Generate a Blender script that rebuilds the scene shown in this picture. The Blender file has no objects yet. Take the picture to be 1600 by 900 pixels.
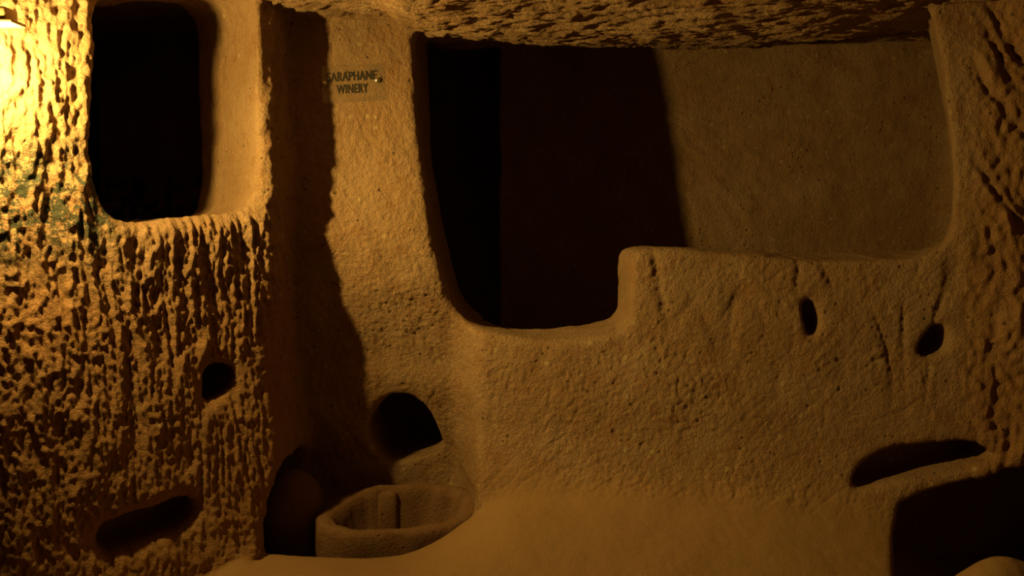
import bpy, bmesh, math, random
import numpy as np
from mathutils import Vector, Matrix

# ------------------------------------------------------------------ camera, world, light, exposure
S = bpy.context.scene
COL = S.collection
CAM_Z, PITCH, FPX = 1.47, math.radians(4.72), 1333.0
cd = bpy.data.cameras.new('camera')
cd.sensor_width = 36.0
cd.lens = 36.0 * FPX / 1600.0
cd.clip_start = 0.05
cam = bpy.data.objects.new('camera', cd)
cam.location = (0, 0, CAM_Z)
cam.rotation_euler = (math.pi / 2 - PITCH, 0, 0)
COL.objects.link(cam)
S.camera = cam

w = bpy.data.worlds.new('cave_dark')
w.use_nodes = True
w.node_tree.nodes['Background'].inputs[0].default_value = (0.02, 0.012, 0.006, 1)
w.node_tree.nodes['Background'].inputs[1].default_value = 0.02
S.world = w

LAMP = Vector((-1.71, 2.795, 1.95))
LAMP_W = 78.0
BEAM_W = 138.0        # second spot in the floodlight, added to brighten the walls to the right
LAMP_COL = (1.0, 0.60, 0.14)
S.view_settings.view_transform = 'Standard'
S.view_settings.look = 'None'
S.view_settings.gamma = 1.0
S.view_settings.use_curve_mapping = False
S.view_settings.exposure = 0.0

VOX = 0.0155          # voxel size of the carved rock (the mesh is then split once more)
ROCK = (0.44, 0.31, 0.19)
SAND = (0.33, 0.215, 0.105)

# ------------------------------------------------------------------ helpers
cp, sp = math.cos(PITCH), math.sin(PITCH)
def ray(px, py):
    a, b = (px - 800.0) / FPX, (450.0 - py) / FPX
    return np.array([a, cp + b * sp, -sp + b * cp])
def at(px, py, Y):
    d = ray(px, py)
    d = d * (Y / d[1])
    return Vector((d[0], d[1], d[2] + CAM_Z))

def sstep(a, b, x):
    t = np.clip((x - a) / (b - a), 0, 1)
    return t * t * (3 - 2 * t)
def smin(a, b, k):
    h = np.clip(0.5 + 0.5 * (b - a) / k, 0, 1)
    return b * (1 - h) + a * h - k * h * (1 - h)
def smax(a, b, k):
    return -smin(-a, -b, k)

_rng = np.random.RandomState(7)
_perm = np.concatenate([_rng.permutation(256)] * 3).astype(np.int32)
_grad = _rng.normal(size=(256, 3)).astype(np.float32)
_grad /= np.linalg.norm(_grad, axis=1, keepdims=True)
def pn(x, y, z, seed=0):
    """3D gradient noise, roughly -1..1"""
    x, y, z = np.broadcast_arrays(np.asarray(x, np.float32), np.asarray(y, np.float32), np.asarray(z, np.float32))
    x = x + 17.13 * seed; y = y + 5.71 * seed; z = z + 11.37 * seed
    xi = np.floor(x); yi = np.floor(y); zi = np.floor(z)
    fx, fy, fz = x - xi, y - yi, z - zi
    xi = xi.astype(np.int32) & 255; yi = yi.astype(np.int32) & 255; zi = zi.astype(np.int32) & 255
    ux = fx * fx * (3 - 2 * fx); uy = fy * fy * (3 - 2 * fy); uz = fz * fz * (3 - 2 * fz)
    out = 0
    for dx in (0, 1):
        a = _perm[xi + dx]; wx = ux if dx else 1 - ux
        for dy in (0, 1):
            b = _perm[a + ((yi + dy) & 255)]; wy = uy if dy else 1 - uy
            for dz in (0, 1):
                g = _grad[_perm[b + ((zi + dz) & 255)]]
                wz = uz if dz else 1 - uz
                out = out + wx * wy * wz * (g[..., 0] * (fx - dx) + g[..., 1] * (fy - dy) + g[..., 2] * (fz - dz))
    return out * 1.6

def chaikin(p, n=1):
    p = np.asarray(p, float)
    for _ in range(n):
        q = np.roll(p, -1, axis=0)
        p = np.stack([0.75 * p + 0.25 * q, 0.25 * p + 0.75 * q], 1).reshape(-1, 2)
    return p
def poly_sdf(u, v, P):
    d = np.full(u.shape, 1e9, np.float32)
    inside = np.zeros(u.shape, bool)
    n = len(P)
    for i in range(n):
        ax, ay = P[i]; bx, by = P[(i + 1) % n]
        ex, ey = bx - ax, by - ay
        wx, wy = u - ax, v - ay
        t = np.clip((wx * ex + wy * ey) / (ex * ex + ey * ey + 1e-12), 0, 1)
        d = np.minimum(d, (wx - ex * t) ** 2 + (wy - ey * t) ** 2)
        c = ((ay > v) != (by > v))
        if abs(ey) > 1e-9:
            inside ^= c & (u < ex * (v - ay) / ey + ax)
    d = np.sqrt(d)
    return np.where(inside, -d, d)

# ------------------------------------------------------------------ the carved rock as a solid: surfaces of the main room
LT = np.array([0.797, 0.604]); LN = np.array([-0.604, 0.797])      # left wall: along it, and into it
LO = np.array([-1.04, 3.60])                                        # its right-hand corner

def wall_parts(x, y, z):
    """depth (Y) of the rock face in front, for every x, z"""
    left = LO[1] + 0.757 * (x - LO[0]) - 0.35 * np.clip(-2.0 - x, 0, None)
    left = left + 0.03 * np.sin(2.3 * z + 1.0 + 2 * x) + 0.05 * sstep(0.9, 0.2, z) * sstep(-1.0, -1.5, x)
    left = left - 0.10 * np.exp(-((x + 1.90) / 0.15) ** 2 - ((z - 1.92) / 0.28) ** 2)     # bulge added beside the lamp to make its hot spot burn brighter
    rec = 3.90 - 0.055 * np.exp(-((z - 1.35) / 0.25) ** 2) + 0.03 * sstep(1.9, 2.3, z) + 0.11 * sstep(1.2, 0.75, z) + 0.15 * sstep(0.75, 0.2, z)
    low = 3.78 - 0.166 * x - 0.10 * sstep(0.55, 0.20, z) + 0.03 * sstep(0.7, 1.3, z)
    right = 3.48 - 0.42 * (x - 1.82) - 0.05 * sstep(0.9, 0.3, z)
    xe = LO[0] - 0.0 + 0.02 * np.sin(5 * z) - 0.05 * sstep(0.45, 0.15, z)
    t1 = sstep(xe - 0.012, xe + 0.05, x)
    t2 = sstep(-0.30, -0.12, x)
    W = left * (1 - t1) + rec * t1
    W = W * (1 - t2) + low * t2
    W = smin(W, right + 0 * W, 0.10)
    return W
def floor_h(x, y):
    bank = 0.02 + 0.20 * sstep(-0.55, 0.05, x) * sstep(3.0, 3.62, y) + 0.05 * sstep(0.4, 1.5, x) * sstep(2.9, 3.6, y)
    mound = 0.29 * np.exp(-(((x - 1.70) / 0.27) ** 2 + ((y - 2.84) / 0.2) ** 2))
    left = -0.16 * sstep(-1.12, -1.42, x)
    return bank + mound + left
def ceil_h(x, y):
    up = np.log1p(np.exp((y - 3.95) / 0.12)) * 0.12
    return 2.285 + 0.172 * up + 0.085 * sstep(-0.40, -0.58, x) + 0.05 * sstep(1.3, 1.8, x) + 0.012 * np.sin(5 * x) * np.sin(4 * y)
def main_terms(x, y, z):
    return y - wall_parts(x, y, z), floor_h(x, y) - z, z - ceil_h(x, y)
def main_sdf(x, y, z):
    a, b, c = main_terms(x, y, z)
    d = smax(a * 0.8, b, 0.10)
    d = smax(d, c, 0.05)
    d = np.maximum(d, np.maximum(-2.35 - x, x - 2.55))
    return np.maximum(d, -1.6 - y)

# ------------------------------------------------------------------ the openings and holes cut into it
class Carve:
    """a px outline laid on an upright plane (through O, along T) and driven into the rock along A from t0 to t1"""
    def __init__(s, key, pts, O, T, A, t0, t1, k=0.05, taper=0.0, rise=0.0, smooth=2, lip=0.04):
        s.key, s.k, s.t0, s.t1, s.taper, s.rise, s.lip = key, k, t0, t1, taper, rise, lip
        s.O = np.array(O, float); s.T = np.array(T, float); s.A = np.array(A, float)
        n = np.array([-s.T[1], s.T[0]])
        P = []
        for px, py in pts:
            d = ray(px, py)
            q = d * (n @ s.O) / (n @ d[:2])
            P.append(((q[:2] - s.O) @ s.T, q[2] + CAM_Z))
        s.P = chaikin(P, smooth)
        det = s.T[0] * s.A[1] - s.T[1] * s.A[0]
        s.M = np.array([[s.A[1], -s.A[0]], [-s.T[1], s.T[0]]]) / det
        c = []
        for u in (s.P[:, 0].min(), s.P[:, 0].max()):
            for t in (t0, t1):
                c.append(s.O + u * s.T + t * s.A)
        c = np.array(c); m = 0.12
        s.lo = np.array([c[:, 0].min() - m, c[:, 1].min() - m, s.P[:, 1].min() - m - max(0, -rise * t1)])
        s.hi = np.array([c[:, 0].max() + m, c[:, 1].max() + m, s.P[:, 1].max() + m + max(0, rise * t1)])
    def sdf(s, x, y, z):
        x, y, z = np.broadcast_arrays(x, y, z)
        dx, dy = x - s.O[0], y - s.O[1]
        u = s.M[0, 0] * dx + s.M[0, 1] * dy
        t = s.M[1, 0] * dx + s.M[1, 1] * dy
        d = poly_sdf(u, z - s.rise * t, s.P) + s.taper * np.clip(t, 0, None)
        return smax(smax(d, t - s.t1, s.lip), s.t0 - t, 0.02)
class Block:
    def __init__(s, key, lo, hi, r, k=0.06):
        s.key, s.k, s.r = key, k, r
        s.a, s.b = np.array(lo, float), np.array(hi, float)
        s.lo, s.hi = s.a - 0.12, s.b + 0.12
    def sdf(s, x, y, z):
        c, h = (s.a + s.b) / 2, (s.b - s.a) / 2 - s.r
        q = [np.abs(v - c[i]) - h[i] for i, v in enumerate((x, y, z))]
        out = np.sqrt(np.maximum(q[0], 0) ** 2 + np.maximum(q[1], 0) ** 2 + np.maximum(q[2], 0) ** 2)
        return out + np.minimum(np.maximum(q[0], np.maximum(q[1], q[2])), 0) - s.r
class Plan:
    """an outline on the ground plane, cut straight down"""
    def __init__(s, key, P, z0, z1, k=0.03):
        s.key, s.k, s.z0, s.z1 = key, k, z0, z1
        s.P = chaikin(P, 2)
        s.lo = np.array([s.P[:, 0].min() - .1, s.P[:, 1].min() - .1, z0 - .1])
        s.hi = np.array([s.P[:, 0].max() + .1, s.P[:, 1].max() + .1, z1 + .1])
    def sdf(s, x, y, z):
        x, y, z = np.broadcast_arrays(x, y, z)
        return smax(smax(poly_sdf(x, y, s.P), s.z0 - z, 0.06), z - s.z1, 0.02)

X1, Y1 = (1, 0), (0, 1)
LAX = np.array([-0.68, 0.733])
CUTS = [
    # upper left opening through the left wall, and the dark room behind it
    Carve('left_opening', [(148, 30), (160, -8), (190, -34), (300, -36), (385, -28), (410, 0), (413, 120), (413, 240), (405, 318), (372, 338), (300, 342), (222, 352), (172, 343), (156, 300), (146, 210), (148, 110)],
          LO, LT, LAX, -0.35, 0.72, k=0.045, smooth=1),
    Block('left_room', (-2.75, 3.85, 0.9), (-1.50, 5.2, 2.5), 0.12),
    # wide opening: pillar edge, sill, step, low wall top, right jamb
    Carve('wide_opening', [(645, -80), (645, 70), (654, 230), (672, 340), (694, 450), (722, 506), (765, 522), (850, 534), (930, 526), (982, 512), (986, 470), (986, 415), (992, 392), (1030, 389), (1150, 396), (1300, 404), (1400, 403), (1400, -80)],
          (0, 3.79), (0.9865, -0.164), Y1, -0.4, 0.88, k=0.04, smooth=1),
    Carve('wide_opening', [(1150, -80), (1150, 300), (1170, 397), (1300, 404), (1420, 403), (1466, 390), (1489, 360), (1490, 270), (1483, 180), (1470, 90), (1450, 0), (1440, -80)],
          (0, 3.79), (0.9865, -0.164), (0.51, 1.0), -0.4, 1.1, k=0.03, smooth=1),
    Block('inner_room', (-0.15, 4.20, 0.35), (2.66, 5.16, 2.75), 0.16, 0.03),
    Block('inner_room', (-1.30, 4.52, 0.35), (-0.08, 5.80, 2.75), 0.16, 0.03),
    # recess floor pit, low arch
    Plan('pit', [(-1.13, 4.14), (-1.16, 3.85), (-1.10, 3.68), (-0.98, 3.60), (-0.70, 3.585), (-0.45, 3.60), (-0.30, 3.63), (-0.18, 3.72), (-0.17, 3.88), (-0.22, 4.06), (-0.40, 4.13)], -0.16, 0.22, 0.06),
    Carve('low_arch', [(570, 665), (574, 690), (586, 718), (604, 736), (650, 724), (692, 710), (684, 672), (668, 640), (648, 620), (628, 613), (604, 618), (582, 640)],
          (0, 4.06), X1, Y1, -0.3, 0.75, k=0.02, smooth=1),
    # small holes and slots
    Carve('peg_hole', [(317, 566), (366, 568), (372, 594), (350, 622), (316, 636)], LO, LT, LN, -0.1, 0.20, k=0.012, smooth=1),
    Carve('wall_slot', [(152, 850), (172, 872), (235, 846), (290, 828), (316, 785), (285, 776), (225, 800), (165, 822)], LO, LT, LN, -0.15, 0.20, k=0.07, smooth=1),
    Carve('peg_hole', [(1258, 470), (1272, 464), (1288, 490), (1284, 520), (1268, 532), (1258, 510)], (0, 3.57), X1, Y1, -0.1, 0.14, k=0.015, smooth=1),
    Carve('peg_hole', [(1436, 548), (1450, 520), (1474, 503), (1484, 520), (1480, 550), (1446, 562)], (0, 3.48), X1, Y1, -0.15, 0.14, k=0.015, smooth=1),
    Carve('wall_slot', [(1334, 762), (1348, 776), (1440, 750), (1535, 728), (1560, 705), (1520, 684), (1470, 694), (1400, 706), (1360, 730)], (0, 3.42), X1, (0.1, 1.0), -0.25, 0.22, k=0.012, smooth=1),
    Carve('low_alcove', [(1396, 800), (1392, 960), (1760, 960), (1760, 680), (1600, 722), (1500, 758), (1430, 782)], (0, 3.38), X1, (0.4, 1.0), -0.36, 0.65, k=0.02, smooth=1),
    Block('pit', (-1.27, 3.62, -0.16), (-0.80, 4.12, 0.38), 0.13, 0.05),
]

def field(lo, hi, h, cuts=True):
    n = [int(round((hi[i] - lo[i]) / h)) + 1 for i in range(3)]
    ax = [(lo[i] + h * np.arange(n[i])).astype(np.float32) for i in range(3)]
    x, y, z = ax[0][:, None, None], ax[1][None, :, None], ax[2][None, None, :]
    f = main_sdf(x, y, z).astype(np.float32)
    if cuts:
        for c in CUTS:
            sl = [slice(max(0, int((c.lo[i] - lo[i]) / h)), min(n[i], int((c.hi[i] - lo[i]) / h) + 2)) for i in range(3)]
            if any(q.start >= q.stop for q in sl): continue
            d = c.sdf(x[sl[0]], y[:, sl[1]], z[:, :, sl[2]])
            if c.key in ('wide_opening', 'inner_room'):
                d = smax(d, z[:, :, sl[2]] - ceil_h(x[sl[0]], y[:, sl[1]], ), 0.04)
            f[sl[0], sl[1], sl[2]] = smin(f[sl[0], sl[1], sl[2]], d.astype(np.float32), c.k)
    return f

def surface_nets(f, lo, h):
    s = f < 0
    sh = [m - 1 for m in f.shape]
    cnt = np.zeros(sh, np.uint8)
    corners = [(i, j, k) for i in (0, 1) for j in (0, 1) for k in (0, 1)]
    for i, j, k in corners:
        cnt += s[i:i + sh[0], j:j + sh[1], k:k + sh[2]]
    idx = np.argwhere((cnt > 0) & (cnt < 8))
    vid = np.full(sh, -1, np.int32)
    vid[idx[:, 0], idx[:, 1], idx[:, 2]] = np.arange(len(idx))
    acc = np.zeros((len(idx), 3)); num = np.zeros(len(idx))
    val = {c: f[idx[:, 0] + c[0], idx[:, 1] + c[1], idx[:, 2] + c[2]].astype(float) for c in corners}
    for c in corners:
        for a in range(3):
            if c[a]: continue
            e = list(c); e[a] = 1; e = tuple(e)
            fa, fb = val[c], val[e]
            m = (fa < 0) != (fb < 0)
            t = np.where(m, fa / np.where(m, fa - fb, 1), 0)
            p = np.array(c, float)[None, :] + np.zeros((len(idx), 3)); p[:, a] += t
            acc += p * m[:, None]; num += m
    V = (idx + acc / num[:, None]) * h + np.array(lo)[None, :]
    Q = []
    for a in range(3):
        b, c = (a + 1) % 3, (a + 2) % 3
        n = f.shape[a] - 1
        s0 = np.take(s, range(0, n), axis=a); s1 = np.take(s, range(1, n + 1), axis=a)
        g = np.argwhere(s0 != s1)
        ok = (g[:, b] > 0) & (g[:, c] > 0) & (g[:, b] < sh[b]) & (g[:, c] < sh[c])
        g = g[ok]
        eb = np.zeros(3, int); eb[b] = 1
        ec = np.zeros(3, int); ec[c] = 1
        q = np.stack([vid[tuple((g - d).T)] for d in (eb + ec, ec, 0 * eb, eb)], 1)
        air = s[tuple(g.T)]
        q[air] = q[air][:, ::-1]
        Q.append(q)
    return V, np.concatenate(Q)

def vnormals(V, Q):
    n = np.cross(V[Q[:, 2]] - V[Q[:, 0]], V[Q[:, 3]] - V[Q[:, 1]])
    N = np.zeros_like(V)
    for k in range(4):
        for a in range(3):
            N[:, a] += np.bincount(Q[:, k], weights=n[:, a], minlength=len(V))
    return N / np.maximum(np.linalg.norm(N, axis=1, keepdims=True), 1e-12)
def edges_of(Q):
    e = np.concatenate([Q[:, [0, 1]], Q[:, [1, 2]], Q[:, [2, 3]], Q[:, [3, 0]]])
    e.sort(axis=1)
    return e
def relax(V, Q, it, lam=0.5):
    e = edges_of(Q); e = np.unique(e[:, 0].astype(np.int64) * len(V) + e[:, 1])
    a, b = e // len(V), e % len(V)
    deg = np.bincount(a, minlength=len(V)) + np.bincount(b, minlength=len(V))
    for _ in range(it):
        A = np.stack([np.bincount(a, weights=V[b, k], minlength=len(V)) + np.bincount(b, weights=V[a, k], minlength=len(V)) for k in range(3)], 1)
        V = V + lam * (A / np.maximum(deg, 1)[:, None] - V)
    return V
def subdivide(V, Q):
    e = edges_of(Q)
    key = e[:, 0].astype(np.int64) * len(V) + e[:, 1]
    u, inv = np.unique(key, return_inverse=True)
    a, b = u // len(V), u % len(V)
    nq, nv, ne = len(Q), len(V), len(u)
    inv = inv.reshape(4, nq) + nv
    fc = np.arange(nq) + nv + ne
    V2 = np.concatenate([V, (V[a] + V[b]) / 2, V[Q].mean(axis=1)])
    out = []
    for k in range(4):
        out.append(np.stack([Q[:, k], inv[k], fc, inv[(k + 3) % 4]], 1))
    return V2, np.concatenate(out)

def mesh_from(name, V, Q, mat, normals=None, attrs=None, parent=None):
    used = np.zeros(len(V), bool); used[Q.ravel()] = True
    new = np.cumsum(used) - 1
    v, q = V[used], new[Q]
    me = bpy.data.meshes.new(name)
    me.vertices.add(len(v)); me.vertices.foreach_set('co', v.astype(np.float32).ravel())
    me.loops.add(q.size); me.loops.foreach_set('vertex_index', q.astype(np.int32).ravel())
    me.polygons.add(len(q)); me.polygons.foreach_set('loop_start', (np.arange(len(q)) * 4).astype(np.int32))
    me.update(calc_edges=True)
    me.polygons.foreach_set('use_smooth', np.ones(len(q), bool))
    for an, arr in (attrs or {}).items():
        at_ = me.attributes.new(an, 'FLOAT', 'POINT')
        at_.data.foreach_set('value', arr[used].astype(np.float32))
    if normals is not None:
        me.normals_split_custom_set_from_vertices(normals[used].astype(np.float32).tolist())
    me.materials.append(mat)
    o = bpy.data.objects.new(name, me)
    COL.objects.link(o)
    if parent is not None: o.parent = parent
    return o

# ------------------------------------------------------------------ materials
def N(nt, t, **kw):
    n = nt.nodes.new(t)
    for k, v in kw.items():
        if k in n.inputs: n.inputs[k].default_value = v
        else: setattr(n, k, v)
    return n
def new_mat(name):
    m = bpy.data.materials.new(name); m.use_nodes = True
    nt = m.node_tree
    return m, nt, nt.nodes['Principled BSDF']
def mix_col(nt, fac, a, b, mode='MIX'):
    n = nt.nodes.new('ShaderNodeMix'); n.data_type = 'RGBA'; n.blend_type = mode
    for sock, v in ((n.inputs[0], fac), (n.inputs[6], a), (n.inputs[7], b)):
        if hasattr(v, 'links'): nt.links.new(v, sock)
        else: sock.default_value = v if not isinstance(v, tuple) else (*v, 1)[:4]
    return n.outputs[2]
def ramp(nt, src, lo, hi):
    n = nt.nodes.new('ShaderNodeMapRange'); n.interpolation_type = 'SMOOTHSTEP'
    n.inputs['From Min'].default_value = lo; n.inputs['From Max'].default_value = hi
    nt.links.new(src, n.inputs['Value'])
    return n.outputs['Result']
def mul(nt, a, b, op='MULTIPLY'):
    n = nt.nodes.new('ShaderNodeMath'); n.operation = op
    for i, v in enumerate((a, b)):
        if hasattr(v, 'links'): nt.links.new(v, n.inputs[i])
        else: n.inputs[i].default_value = v
    return n.outputs[0]

def rock_material(name='tuff_rock', attrs=True, base=ROCK, bump=0.85):
    m, nt, b = new_mat(name)
    tc = N(nt, 'ShaderNodeTexCoord').outputs['Object']
    def noise(sc, det=4, rough=0.6):
        n = N(nt, 'ShaderNodeTexNoise', Scale=sc, Detail=det, Roughness=rough)
        nt.links.new(tc, n.inputs['Vector']); return n.outputs['Fac']
    big, mid, fine = noise(2.6, 4), noise(14, 5, 0.65), noise(90, 4, 0.7)
    c = mix_col(nt, ramp(nt, big, 0.35, 0.68), base, (base[0] * 0.86, base[1] * 0.80, base[2] * 0.72))
    c = mix_col(nt, mul(nt, ramp(nt, mid, 0.52, 0.72), 0.55), c, (base[0] * 0.70, base[1] * 0.60, base[2] * 0.5))
    c = mix_col(nt, mul(nt, ramp(nt, noise(7, 5, 0.7), 0.5, 0.66), 0.45), c, (base[0] * 0.80, base[1] * 0.60, base[2] * 0.45))
    c = mix_col(nt, mul(nt, ramp(nt, noise(31, 4, 0.7), 0.55, 0.7), 0.5), c, (base[0] * 1.25, base[1] * 1.2, base[2] * 1.0))
    if attrs:
        sand = N(nt, 'ShaderNodeAttribute', attribute_name='sand').outputs['Fac']
        algae = N(nt, 'ShaderNodeAttribute', attribute_name='algae').outputs['Fac']
        c = mix_col(nt, sand, c, SAND)
        c = mix_col(nt, mul(nt, algae, ramp(nt, noise(17, 5, 0.75), 0.45, 0.56)), c, (0.055, 0.07, 0.05))
        red = N(nt, 'ShaderNodeAttribute', attribute_name='red').outputs['Fac']
        c = mix_col(nt, red, c, (0.42, 0.235, 0.10))
    inv = mul(nt, 1.0, sand, 'SUBTRACT') if attrs else 1.0
    # pale lapilli and small dark pits of the tuff
    vo = N(nt, 'ShaderNodeTexVoronoi', Scale=26.0, Randomness=1.0); nt.links.new(tc, vo.inputs['Vector'])
    sep = nt.nodes.new('ShaderNodeSeparateColor'); nt.links.new(vo.outputs['Color'], sep.inputs[0])
    pale = mul(nt, ramp(nt, vo.outputs['Distance'], 0.34, 0.22), ramp(nt, sep.outputs[0], 0.91, 0.94))
    if attrs: c = mix_col(nt, mul(nt, mul(nt, pale, 0.6), inv), c, (0.62, 0.52, 0.30))
    pit = mul(nt, ramp(nt, vo.outputs['Distance'], 0.24, 0.12), ramp(nt, sep.outputs[1], 0.80, 0.84))
    c = mix_col(nt, mul(nt, mul(nt, pit, 0.8), inv), c, (0.14, 0.085, 0.045))
    c = mix_col(nt, mul(nt, ramp(nt, fine, 0.45, 0.75), 0.35), c, (base[0] * 0.55, base[1] * 0.48, base[2] * 0.42))
    nt.links.new(c, b.inputs['Base Color'])
    b.inputs['Roughness'].default_value = 0.93
    b.inputs['Specular IOR Level'].default_value = 0.18
    h = mul(nt, mul(nt, fine, 0.6), mul(nt, noise(210, 3, 0.7), 0.3), 'ADD')
    h = mul(nt, h, mul(nt, pit, 0.5), 'SUBTRACT')
    h = mul(nt, h, mul(nt, noise(45, 5, 0.7), 1.2), 'ADD')
    bp = N(nt, 'ShaderNodeBump', Strength=bump, Distance=0.016)
    if attrs: nt.links.new(mul(nt, bump, mul(nt, 1.0, mul(nt, sand, 0.75), 'SUBTRACT')), bp.inputs['Strength'])
    nt.links.new(h, bp.inputs['Height'])
    nt.links.new(bp.outputs[0], b.inputs['Normal'])
    return m
ROCK_M = rock_material()

def plain(name, col, rough=0.5, metal=0.0):
    m, nt, b = new_mat(name)
    n = N(nt, 'ShaderNodeTexNoise', Scale=60.0, Detail=3.0)
    nt.links.new(N(nt, 'ShaderNodeTexCoord').outputs['Object'], n.inputs['Vector'])
    nt.links.new(mix_col(nt, mul(nt, n.outputs['Fac'], 0.3), col, tuple(c * 0.7 for c in col)), b.inputs['Base Color'])
    b.inputs['Roughness'].default_value = rough; b.inputs['Metallic'].default_value = metal
    return m

# ------------------------------------------------------------------ build the rock
LOB, HIB = (-2.5, 2.25, -0.25), (2.75, 5.95, 2.72)
F = field(LOB, HIB, VOX)
V, Q = surface_nets(F, LOB, VOX)
del F
V = relax(V, Q, 2)
V, Q = subdivide(V, Q)
V = relax(V, Q, 1)
NB = vnormals(V, Q)
x, y, z = V.T

# which surface every vertex belongs to (soft weights drive relief, hard ids drive the split into objects)
ta, tb, tc_ = main_terms(x, y, z)
cutd = np.full(len(V), 9.0); cuti = np.full(len(V), -1)
for i, c in enumerate(CUTS):
    m = np.all((V > c.lo) & (V < c.hi), axis=1)
    d = c.sdf(x[m], y[m], z[m])
    cur = cutd[m]; ii = cuti[m]
    b_ = np.abs(d) < np.abs(cur)
    cur[b_] = d[b_]; ii[b_] = i
    cutd[m] = cur; cuti[m] = ii
mainv = np.maximum(ta * 0.8, np.maximum(tb, tc_))
is_cut = (np.abs(cutd) < 0.03) & (np.abs(cutd) <= np.abs(mainv) + 0.004)
in_cut = np.where(is_cut, 1.0, 0.0)

w_floor = sstep(0.45, 0.8, NB[:, 2]) * sstep(0.12, 0.02, np.abs(tb))
w_ceil = sstep(-0.5, -0.8, NB[:, 2]) * sstep(2.2, 2.3, z)
w_left = sstep(-0.97, -1.06, x) * sstep(0.10, 0.03, np.abs(ta * 0.8)) * (1 - w_floor)
w_right = sstep(1.80, 1.92, x) * sstep(3.75, 3.65, y) * (1 - w_floor) * (1 - w_ceil)
w_rec = sstep(-1.06, -1.0, x) * sstep(-0.12, -0.3, x) * sstep(4.6, 4.3, y) * (1 - w_floor) * (1 - w_ceil)
w_low = sstep(-0.3, -0.12, x) * sstep(1.88, 1.74, x) * sstep(3.95, 3.9, y) * (1 - w_floor) * (1 - w_ceil)
w_back = sstep(4.9, 5.1, y) * (1 - w_ceil) * (1 - w_floor)

D = np.zeros(len(V))
D += 0.012 * pn(x * 3.1, y * 3.1, z * 3.1, 1) * (1 - 0.5 * w_floor) + 0.004 * pn(x * 9, y * 9, z * 9, 2)
edge_fade = 0.35 + 0.65 * sstep(0.0, 0.06, np.abs(cutd))
sc_ = at(552, 130, 3.9)      # the rock is dressed flat where the sign hangs
flat = sstep(0.20, 0.15, np.abs(x - sc_.x)) * sstep(0.14, 0.10, np.abs(z - sc_.z)) * sstep(4.1, 4.0, y)
edge_fade = np.maximum(edge_fade, w_back) * (1 - 0.97 * flat)
D *= 1 - 0.97 * flat
def add(wt, fn):
    wt = wt * edge_fade
    m = wt > 0.01
    if m.any(): D[m] += wt[m] * fn(x[m], y[m], z[m])
def rel_left(x, y, z):
    s = x * LT[0] + y * LT[1]
    s = s + 0.02 * pn(s * 4, z * 4, 0.3, 3) + 0.05 * z * np.sin(1.3 * z)
    up = sstep(1.2, 1.9, z) * sstep(-1.25, -1.6, x)
    r1 = 1 - 2 * np.abs(pn(s * 13, z * 1.6, 1.0, 4))
    r2 = 1 - 2 * np.abs(pn(s * 32, z * 6.0, 2.0, 5))
    b1 = pn(s * 40, z * 15, y * 10, 6)
    b2 = pn(s * 78, z * 40, y * 20, 7)
    amp = 0.75 + 0.5 * sstep(0.5, 1.4, z)
    b3 = -np.clip(pn(s * 15, z * 11, y * 4, 33) - 0.25, 0, 1)
    return amp * ((0.020 * r1 + 0.013 * r2) * (1 - 0.45 * up) + 0.010 * b1 * (0.7 + 0.9 * up) + 0.011 * b2 + 0.07 * b3 * (0.12 + up))
def rel_rec(x, y, z):
    a = 0.005 * pn(x * 58 + z * 18, y * 30, z * 36 - x * 12, 8) + 0.004 * pn(x * 95, y * 60, z * 80, 9)
    return a + (0.006 + 0.006 * sstep(1.6, 1.1, z)) * pn(x * 11 + z * 4, y * 6, z * 7, 10)
def rel_low(x, y, z):
    g = -np.clip(np.abs(pn(x * 7 + 0.25 * pn(x * 3, z * 3, 0, 11), z * 1.3, 0.5, 12)) * -8 + 1, 0, 1)
    top = sstep(0.55, 0.95, z)
    sc = -np.clip(1 - 9 * np.abs(pn((x - z) * 14, (x + z) * 3.5, y * 3, 13)), 0, 1) * 0.003
    a = 0.0042 * pn(x * 66, y * 50, z * 60, 14) + 0.0022 * pn(x * 30, y * 20, z * 22, 15)
    return 0.014 * g * top * (0.5 + pn(x * 5, z * 4, 0, 34)) + sc + a * (0.6 + 0.9 * sstep(-0.2, 0.5, pn(x * 3.5, y * 3, z * 3.5, 37)))
def rel_right(x, y, z):
    s = 0.55 * (y - 3.5) * 1.2 - 0.83 * (x - 1.9)
    q = s * 1.0 - 0.55 * (z - 1.4) * sstep(0.9, 1.9, z) + 0.03 * pn(x * 6, y * 6, z * 6, 16)
    r1 = 1 - 2 * np.abs(pn(q * 8, z * 1.8, 0.2, 17))
    r2 = 1 - 2 * np.abs(pn(q * 25, z * 3.5, 4.2, 18))
    m_ = 0.4 + sstep(-0.3, 0.4, pn(x * 4, y * 4, z * 4, 35))
    v1 = -np.clip(1 - 3.2 * np.abs(pn(q * 9, z * 1.5, 2.2, 36)), 0, 1)
    return (0.022 * r1 + 0.014 * r2 + 0.034 * v1 * sstep(0.6, 0.95, z)) * m_ + 0.014 * pn(x * 34, y * 34, z * 26, 19)
def rel_ceil(x, y, z):
    q = y * 0.9 + 0.25 * x + 0.04 * pn(x * 4, y * 4, 0, 20)
    r1 = 1 - 2 * np.abs(pn(x * 5.0, q * 17, 0.4, 21))
    r2 = pn(x * 14, q * 34, 1.4, 22)
    return 0.016 * r1 + 0.015 * r2 + 0.006 * pn(x * 45, y * 45, z * 20, 23)
def rel_back(x, y, z):
    r = np.sqrt((x - 0.55) ** 2 * 0.8 + (z - 2.15) ** 2)
    th = np.arctan2(z - 2.2, x - 0.7)
    return 0.0075 * pn(r * 7, th * 15, y * 2, 24) + 0.003 * pn(x * 28, y * 10, z * 20, 25) + 0.006 * pn(x * 6, y * 6, z * 5, 26)
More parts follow.
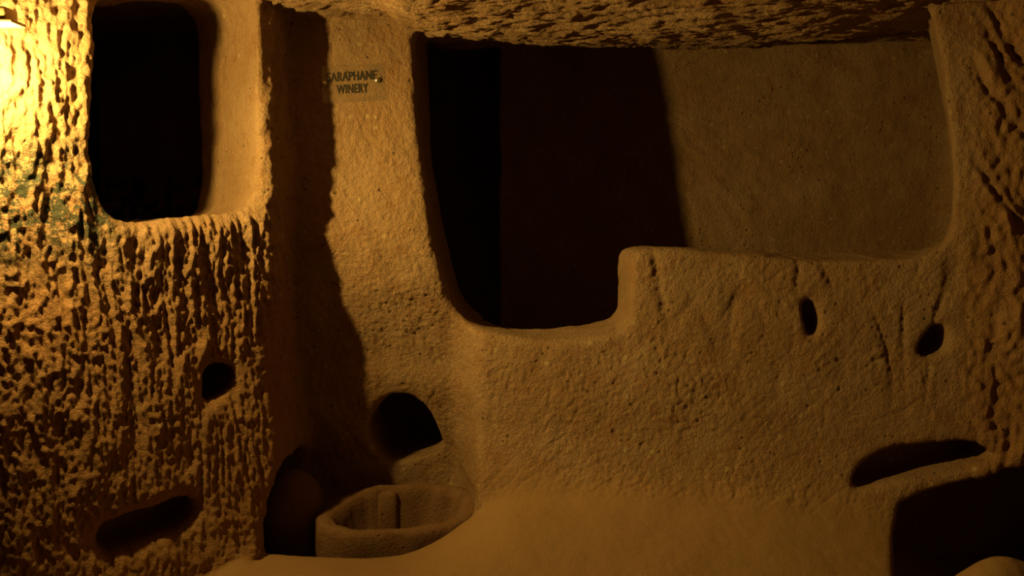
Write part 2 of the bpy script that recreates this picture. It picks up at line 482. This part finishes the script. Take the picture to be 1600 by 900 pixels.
def rel_floor(x, y, z):
    return 0.006 * pn(x * 4, y * 5, 0, 27) + 0.0016 * pn(x * 30, y * 30, 0, 28)
add(w_left, rel_left); add(w_rec, rel_rec); add(w_low, rel_low); add(w_right, rel_right)
add(w_ceil, rel_ceil); add(w_back, rel_back); add(w_floor, rel_floor)
rest = np.clip(1 - (w_left + w_rec + w_low + w_right + w_ceil + w_back + w_floor), 0, 1)
add(rest, lambda x, y, z: 0.008 * pn(x * 44, y * 44, z * 38, 29) + 0.010 * pn(x * 15, y * 15, z * 13, 30))
V = V + NB * D[:, None]
NV = vnormals(V, Q)

sand = np.clip(w_floor + sstep(0.42, 0.26, z + 0.05 * pn(x * 5, y * 5, z * 5, 31)) * sstep(-0.2, 0.1, x) * sstep(1.8, 1.3, x), 0, 1)
algae = 1.5 * sstep(-1.42, -1.62, x) * np.exp(-((z - 1.50) / 0.24) ** 2) * (1 - w_floor)
red = 0.65 * w_left * sstep(1.55, 0.95, z + 0.12 * pn(x * 4, y * 4, z * 4, 32)) + 0.6 * w_right
ATTR = {'sand': sand, 'algae': algae, 'red': red}

# hard ids per face
fc = V[Q].mean(axis=1)
fx, fy, fz = fc.T
def fmaj(a): return a[Q].mean(axis=1)
key = np.full(len(Q), 'wall_front', dtype='U16')
key[fx < -0.2] = 'wall_middle'
key[fx < -1.03] = 'wall_left'
key[(fx > 1.83)] = 'wall_right'
key[(fy > 4.15) & (fmaj(NB[:, 1]) < 0.9)] = 'wall_back'
key[(fx < -1.2) & (fy > 3.8) & (fx < -1.35)] = 'wall_left'
fl = (fmaj(np.abs(tb)) < 0.06) & (fmaj(NB[:, 2]) > 0.55) & (fmaj(in_cut) < 0.5)
key[fl] = 'floor'
ce = (fmaj(NB[:, 2]) < -0.55) & (fz > 2.22)
key[ce] = 'ceiling'
ci = cuti[Q[:, 0]]
cutf = fmaj(in_cut) > 0.5
sub = np.full(len(Q), -1)
for i, c in enumerate(CUTS):
    if c.key in ('left_opening', 'low_arch', 'peg_hole', 'wall_slot', 'low_alcove', 'pit'):
        sub[cutf & (ci == i)] = i
    if i == 14: sub[sub == i] = 6
    if c.key == 'wide_opening':
        sub[cutf & (ci == i) & (fmaj(NB[:, 2]) > 0.35) & (fz < 1.5)] = 2
sub[ce] = -1
SETTING = {}
for nm in ('wall_left', 'wall_middle', 'wall_front', 'wall_right', 'wall_back', 'floor', 'ceiling'):
    m = (key == nm) & (sub < 0)
    o = mesh_from(nm, V, Q[m], ROCK_M, NV, ATTR)
    o['kind'] = 'structure'
    SETTING[nm] = o
PART = {0: ('window_opening', 'wall_left', 'tall rounded opening cut through the left wall'),
        2: ('ledge', 'wall_front', 'worn sill and flat top of the low wall'),
        6: ('pit', 'floor', 'sunken hollow at the foot of the recess'),
        7: ('low_arch', 'wall_middle', 'small dark arched hole above the stone basin'),
        8: ('peg_hole', 'wall_left', 'small square hole in the left wall'),
        9: ('wall_slot', 'wall_left', 'slanting slot low in the left wall'),
        10: ('peg_hole', 'wall_front', 'narrow upright hole under the top of the low wall'),
        11: ('peg_hole', 'wall_right', 'dark hole at the foot of the right jamb'),
        12: ('wall_slot', 'wall_right', 'long slanting slot low on the right'),
        13: ('low_alcove', 'wall_right', 'dark hollow in the bottom right corner')}
for i, (nm, par, lab) in PART.items():
    m = sub == i
    if m.sum() < 4: continue
    o = mesh_from(nm, V, Q[m], ROCK_M, NV, ATTR, SETTING[par])
    o['label'] = lab

# the rest of the room behind the camera, coarse
LOC, HIC = (-2.7, -1.9, -0.3), (2.9, 2.34, 2.8)
f2 = field(LOC, HIC, 0.07, cuts=False)
v2, q2 = surface_nets(f2, LOC, 0.07)
n2 = vnormals(v2, q2)
v2 = v2 + n2 * (0.02 * pn(*(v2.T * 2.0), 40))[:, None]
zero = np.zeros(len(v2))
o = mesh_from('wall_rear', v2, q2, ROCK_M, vnormals(v2, q2), {'sand': zero, 'algae': zero, 'red': zero})
o['kind'] = 'structure'

# ------------------------------------------------------------------ things
def thing(name, label, cat, loc, rot=(0, 0, 0), group=None):
    o = bpy.data.objects.new(name, None); COL.objects.link(o)
    o.location = loc; o.rotation_euler = rot
    o['label'] = label; o['category'] = cat
    o.empty_display_size = 0.05
    if group: o['group'] = group
    return o
def obj(name, bm, mat, parent=None, smooth=True):
    me = bpy.data.meshes.new(name)
    bmesh.ops.recalc_face_normals(bm, faces=bm.faces[:])
    bm.to_mesh(me); bm.free()
    if smooth: me.polygons.foreach_set('use_smooth', [True] * len(me.polygons))
    me.materials.append(mat)
    o = bpy.data.objects.new(name, me); COL.objects.link(o)
    if parent: o.parent = parent
    return o
def box(bm, c, d, bev=0.0, rot=None):
    r = bmesh.ops.create_cube(bm, size=1)
    M = Matrix.Translation(c) @ (rot or Matrix()) @ Matrix.Diagonal((*d, 1))
    bmesh.ops.transform(bm, matrix=M, verts=r['verts'])
    if bev:
        es = list({e for v in r['verts'] for e in v.link_edges})
        bmesh.ops.bevel(bm, geom=es, offset=bev, segments=2, affect='EDGES', profile=0.5)
def cyl(bm, a, b, r1, r2=None, seg=16):
    a, b = Vector(a), Vector(b)
    d = b - a
    M = Matrix.Translation((a + b) / 2) @ d.to_track_quat('Z', 'Y').to_matrix().to_4x4()
    bmesh.ops.create_cone(bm, cap_ends=True, segments=seg, radius1=r1, radius2=r1 if r2 is None else r2, depth=d.length, matrix=M)

# --- stone basin: a lofted tub whose rim is higher at the back
bt = thing('stone_basin', 'low D-shaped stone basin with a thick worn rim, in the recess below the arch', 'basin', (-0.565, 3.86, -0.16))
def outline(a, sx, sy, pw):
    c, s = math.cos(a), math.sin(a)
    e = 2.0 / pw
    return (sx * math.copysign(abs(c) ** e, c), sy * math.copysign(abs(s) ** e, s))
def basin_mesh():
    n = 72
    rings = []
    def ring(sx, sy, zf, zb, ox=0, oy=0, pw=2.6):
        r = []
        for i in range(n):
            a = 2 * math.pi * i / n
            X, Y = outline(a, sx, sy, pw)
            t = (Y / sy + 1) / 2
            # the right back corner reaches further out, the left one is cut away
            X = X * (1 - 0.42 * t) if X < 0 else X * (1 + 0.08 * t)
            X += 0.02 * t
            Y += 0.03 * (X / sx)
            Z = zf + (zb - zf) * t
            wob = 0.006 * math.sin(5 * a + 1) + 0.004 * math.sin(11 * a)
            r.append(Vector((X + ox + wob, Y + oy + wob, Z)))
        return r
    rings.append(ring(0.34, 0.16, 0.0, 0.0))
    rings.append(ring(0.372, 0.185, 0.03, 0.05))
    rings.append(ring(0.388, 0.198, 0.13, 0.18))
    rings.append(ring(0.390, 0.200, 0.215, 0.315))
    rings.append(ring(0.383, 0.193, 0.238, 0.338))
    rings.append(ring(0.365, 0.178, 0.246, 0.345))
    rings.append(ring(0.325, 0.150, 0.244, 0.343))
    rings.append(ring(0.302, 0.134, 0.232, 0.330))
    rings.append(ring(0.285, 0.124, 0.19, 0.27))
    rings.append(ring(0.26, 0.108, 0.10, 0.13))
    rings.append(ring(0.21, 0.08, 0.065, 0.075))
    bm = bmesh.new()
    vs = [[bm.verts.new(p) for p in r] for r in rings]
    for a, b in zip(vs, vs[1:]):
        for i in range(n):
            bm.faces.new((a[i], a[(i + 1) % n], b[(i + 1) % n], b[i]))
    bm.faces.new(vs[0][::-1]); bm.faces.new(vs[-1])
    bmesh.ops.triangulate(bm, faces=[f for f in bm.faces if len(f.verts) > 4])
    bmesh.ops.subdivide_edges(bm, edges=bm.edges[:], cuts=1, use_grid_fill=True, smooth=0.4)
    co = np.array([v.co[:] for v in bm.verts])
    bm.normal_update()
    d = 0.006 * pn(*(co.T * 9), 50) + 0.003 * pn(*(co.T * 30), 51)
    for v, k in zip(bm.verts, d): v.co += v.normal * float(k)
    return bm
STONE_M = rock_material('basin_stone', False, (0.27, 0.17, 0.10), 0.6)
obj('bowl', basin_mesh(), STONE_M, bt)
bm = bmesh.new()
box(bm, (0.0, 0, 0), (0.10, 0.07, 0.24), 0.025)
bmesh.ops.subdivide_edges(bm, edges=bm.edges[:], cuts=2, use_grid_fill=True)
co = np.array([v.co[:] for v in bm.verts]); bm.normal_update()
for v, k in zip(bm.verts, 0.008 * pn(*(co.T * 16), 52)): v.co += v.normal * float(k)
rb = obj('rib', bm, STONE_M, bt); rb.location = (-0.03, 0.125, 0.205); rb.rotation_euler = (-0.1, 0, 0.05)
rb['label'] = 'worn upright rib on the inner back side of the basin'

# --- rounded boulder in the dark corner left of the basin
bm = bmesh.new()
bmesh.ops.create_icosphere(bm, subdivisions=5, radius=1)
co = np.array([v.co[:] for v in bm.verts])
r = 1 + 0.06 * pn(*(co.T * 1.6), 60) + 0.015 * pn(*(co.T * 6), 61)
for v, k in zip(bm.verts, r):
    v.co = Vector((v.co.x * 0.155, v.co.y * 0.13, v.co.z * 0.235)) * float(k)
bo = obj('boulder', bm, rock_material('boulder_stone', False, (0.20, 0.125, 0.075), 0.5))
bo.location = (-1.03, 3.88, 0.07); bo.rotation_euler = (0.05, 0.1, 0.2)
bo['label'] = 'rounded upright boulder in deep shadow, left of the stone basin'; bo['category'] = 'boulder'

# --- acrylic sign
c0, h0 = at(552, 130, 3.9), 0.15
near = (np.abs(V[:, 0] - c0.x) < h0) & (np.abs(V[:, 2] - c0.z) < 0.09) & (V[:, 1] > 3.7) & (V[:, 1] < 4.1)
P_ = V[near]
A_ = np.stack([np.ones(len(P_)), P_[:, 0] - c0.x, P_[:, 2] - c0.z], 1)
for _ in range(3):                                    # plane of the rock face behind the sign
    co_ = np.linalg.lstsq(A_, P_[:, 1], rcond=None)[0]
    res = P_[:, 1] - A_ @ co_
    keep = np.abs(res) < 2.2 * res.std(); P_, A_, res = P_[keep], A_[keep], res[keep]
sg_c = at(552, 130, float(co_[0] + res.min()) - 0.0005)
sg = thing('wall_sign', 'clear acrylic sign with black lettering, screwed to the pillar', 'sign', sg_c, (-math.atan(float(co_[2])), -math.radians(3.2), math.atan(float(co_[1]))))
m, nt, b = new_mat('clear_acrylic')
nt.nodes.remove(b)
tr = N(nt, 'ShaderNodeBsdfTransparent', Color=(0.93, 0.93, 0.91, 1))
gl = N(nt, 'ShaderNodeBsdfGlossy', Color=(0.9, 0.9, 0.9, 1), Roughness=0.12)
df = N(nt, 'ShaderNodeBsdfDiffuse', Color=(0.55, 0.5, 0.42, 1))
mx1 = N(nt, 'ShaderNodeMixShader', Fac=0.06); mx2 = N(nt, 'ShaderNodeMixShader', Fac=0.05)
nt.links.new(tr.outputs[0], mx1.inputs[1]); nt.links.new(df.outputs[0], mx1.inputs[2])
nt.links.new(mx1.outputs[0], mx2.inputs[1]); nt.links.new(gl.outputs[0], mx2.inputs[2])
nt.links.new(mx2.outputs[0], nt.nodes['Material Output'].inputs['Surface'])
ACR = m
bm = bmesh.new(); box(bm, (0, 0, 0), (0.285, 0.003, 0.168), 0.0006)
obj('panel', bm, ACR, sg, False)
INK = plain('black_ink', (0.012, 0.011, 0.010), 0.6)
def text(body, size, loc, width):
    cu = bpy.data.curves.new('lettering', 'FONT')
    cu.body = body; cu.size = size; cu.align_x = 'CENTER'; cu.align_y = 'CENTER'
    cu.extrude = 0.0006; cu.offset = 0.0008; cu.space_character = 1.06
    o = bpy.data.objects.new('lettering', cu); COL.objects.link(o)
    dg = bpy.context.evaluated_depsgraph_get(); dg.update()
    me = bpy.data.meshes.new_from_object(o.evaluated_get(dg))
    bpy.data.objects.remove(o); bpy.data.curves.remove(cu)
    xs = [v.co.x for v in me.vertices]; k = width / (max(xs) - min(xs))
    for v in me.vertices: v.co.x *= k
    me.materials.clear(); me.materials.append(INK); me.name = 'lettering'
    o = bpy.data.objects.new('lettering', me); COL.objects.link(o)
    o.parent = sg; o.location = loc; o.rotation_euler = (math.pi / 2, 0, 0)
    return o
text('SARAPHANE', 0.058, (-0.006, -0.0022, 0.030), 0.222)
text('WINERY', 0.058, (-0.006, -0.0022, -0.027), 0.142)
CHROME = plain('bright_steel', (0.92, 0.91, 0.90), 0.3, 1.0)
for sx in (-0.129, 0.110):
    bm = bmesh.new()
    cyl(bm, (sx, -0.010, 0.006), (sx, 0.05, 0.006), 0.0055)
    bmesh.ops.create_uvsphere(bm, u_segments=16, v_segments=8, radius=1, matrix=Matrix.Translation((sx, -0.008, 0.006)) @ Matrix.Diagonal((0.0125, 0.009, 0.0125, 1)))
    obj('screw', bm, CHROME, sg)

# --- floodlight at the left edge, on the left wall
fl = thing('floodlight', 'brown metal floodlight hood at the upper left edge, glaring on the left wall', 'lamp', (LAMP.x, LAMP.y, LAMP.z))
HOOD = plain('brown_enamel', (0.55, 0.40, 0.20), 0.45, 0.1)
DARK = plain('dark_steel', (0.10, 0.09, 0.08), 0.5, 0.6)
# hood at px x 0..28, y 13..42, 0.05 beyond the lamp
hc = at(14, 27, 2.88) - LAMP
bm = bmesh.new()
box(bm, hc + Vector((-0.085, 0, 0.006)), (0.19, 0.075, 0.044), 0.006)
box(bm, hc + Vector((-0.070, 0, -0.020)), (0.205, 0.086, 0.012), 0.003)
obj('hood', bm, HOOD, fl)
bm = bmesh.new()
box(bm, Vector((-0.13, 0.09, 0.02)), (0.08, 0.10, 0.13), 0.012)
for k in range(5): box(bm, Vector((-0.175, 0.09, -0.03 + 0.025 * k)), (0.03, 0.09, 0.006))
obj('housing', bm, DARK, fl, False)
bm = bmesh.new()
cyl(bm, (-0.13, 0.13, 0.02), (-0.24, 0.30, 0.02), 0.012)
obj('bracket', bm, DARK, fl)
m, nt, b = new_mat('hot_filament')
b.inputs['Emission Color'].default_value = (*LAMP_COL, 1); b.inputs['Emission Strength'].default_value = 60
bm = bmesh.new(); cyl(bm, (-0.055, 0.02, -0.04), (-0.055, 0.02, 0.04), 0.008)
obj('bulb', bm, m, fl)
ld = bpy.data.lights.new('floodlight_glow', 'SPOT')
ld.spot_size = math.radians(178); ld.spot_blend = 0.25
ld.energy = LAMP_W; ld.color = LAMP_COL; ld.shadow_soft_size = 0.03
lo = bpy.data.objects.new('floodlight_glow', ld); COL.objects.link(lo); lo.parent = fl
lo.rotation_euler = Vector((0.45, 0.88, -0.1)).to_track_quat('-Z', 'Y').to_euler()
lb = bpy.data.lights.new('floodlight_boost', 'SPOT')  # extra spot beside the main one, added to lift the low and back walls
lb.energy = BEAM_W; lb.color = LAMP_COL; lb.shadow_soft_size = 0.03
lb.spot_size = math.radians(90); lb.spot_blend = 1.0
lbo = bpy.data.objects.new('floodlight_boost', lb); COL.objects.link(lbo); lbo.parent = fl
lbo.rotation_euler = Vector((2.8, 0.82, -0.72)).to_track_quat('-Z', 'Y').to_euler()
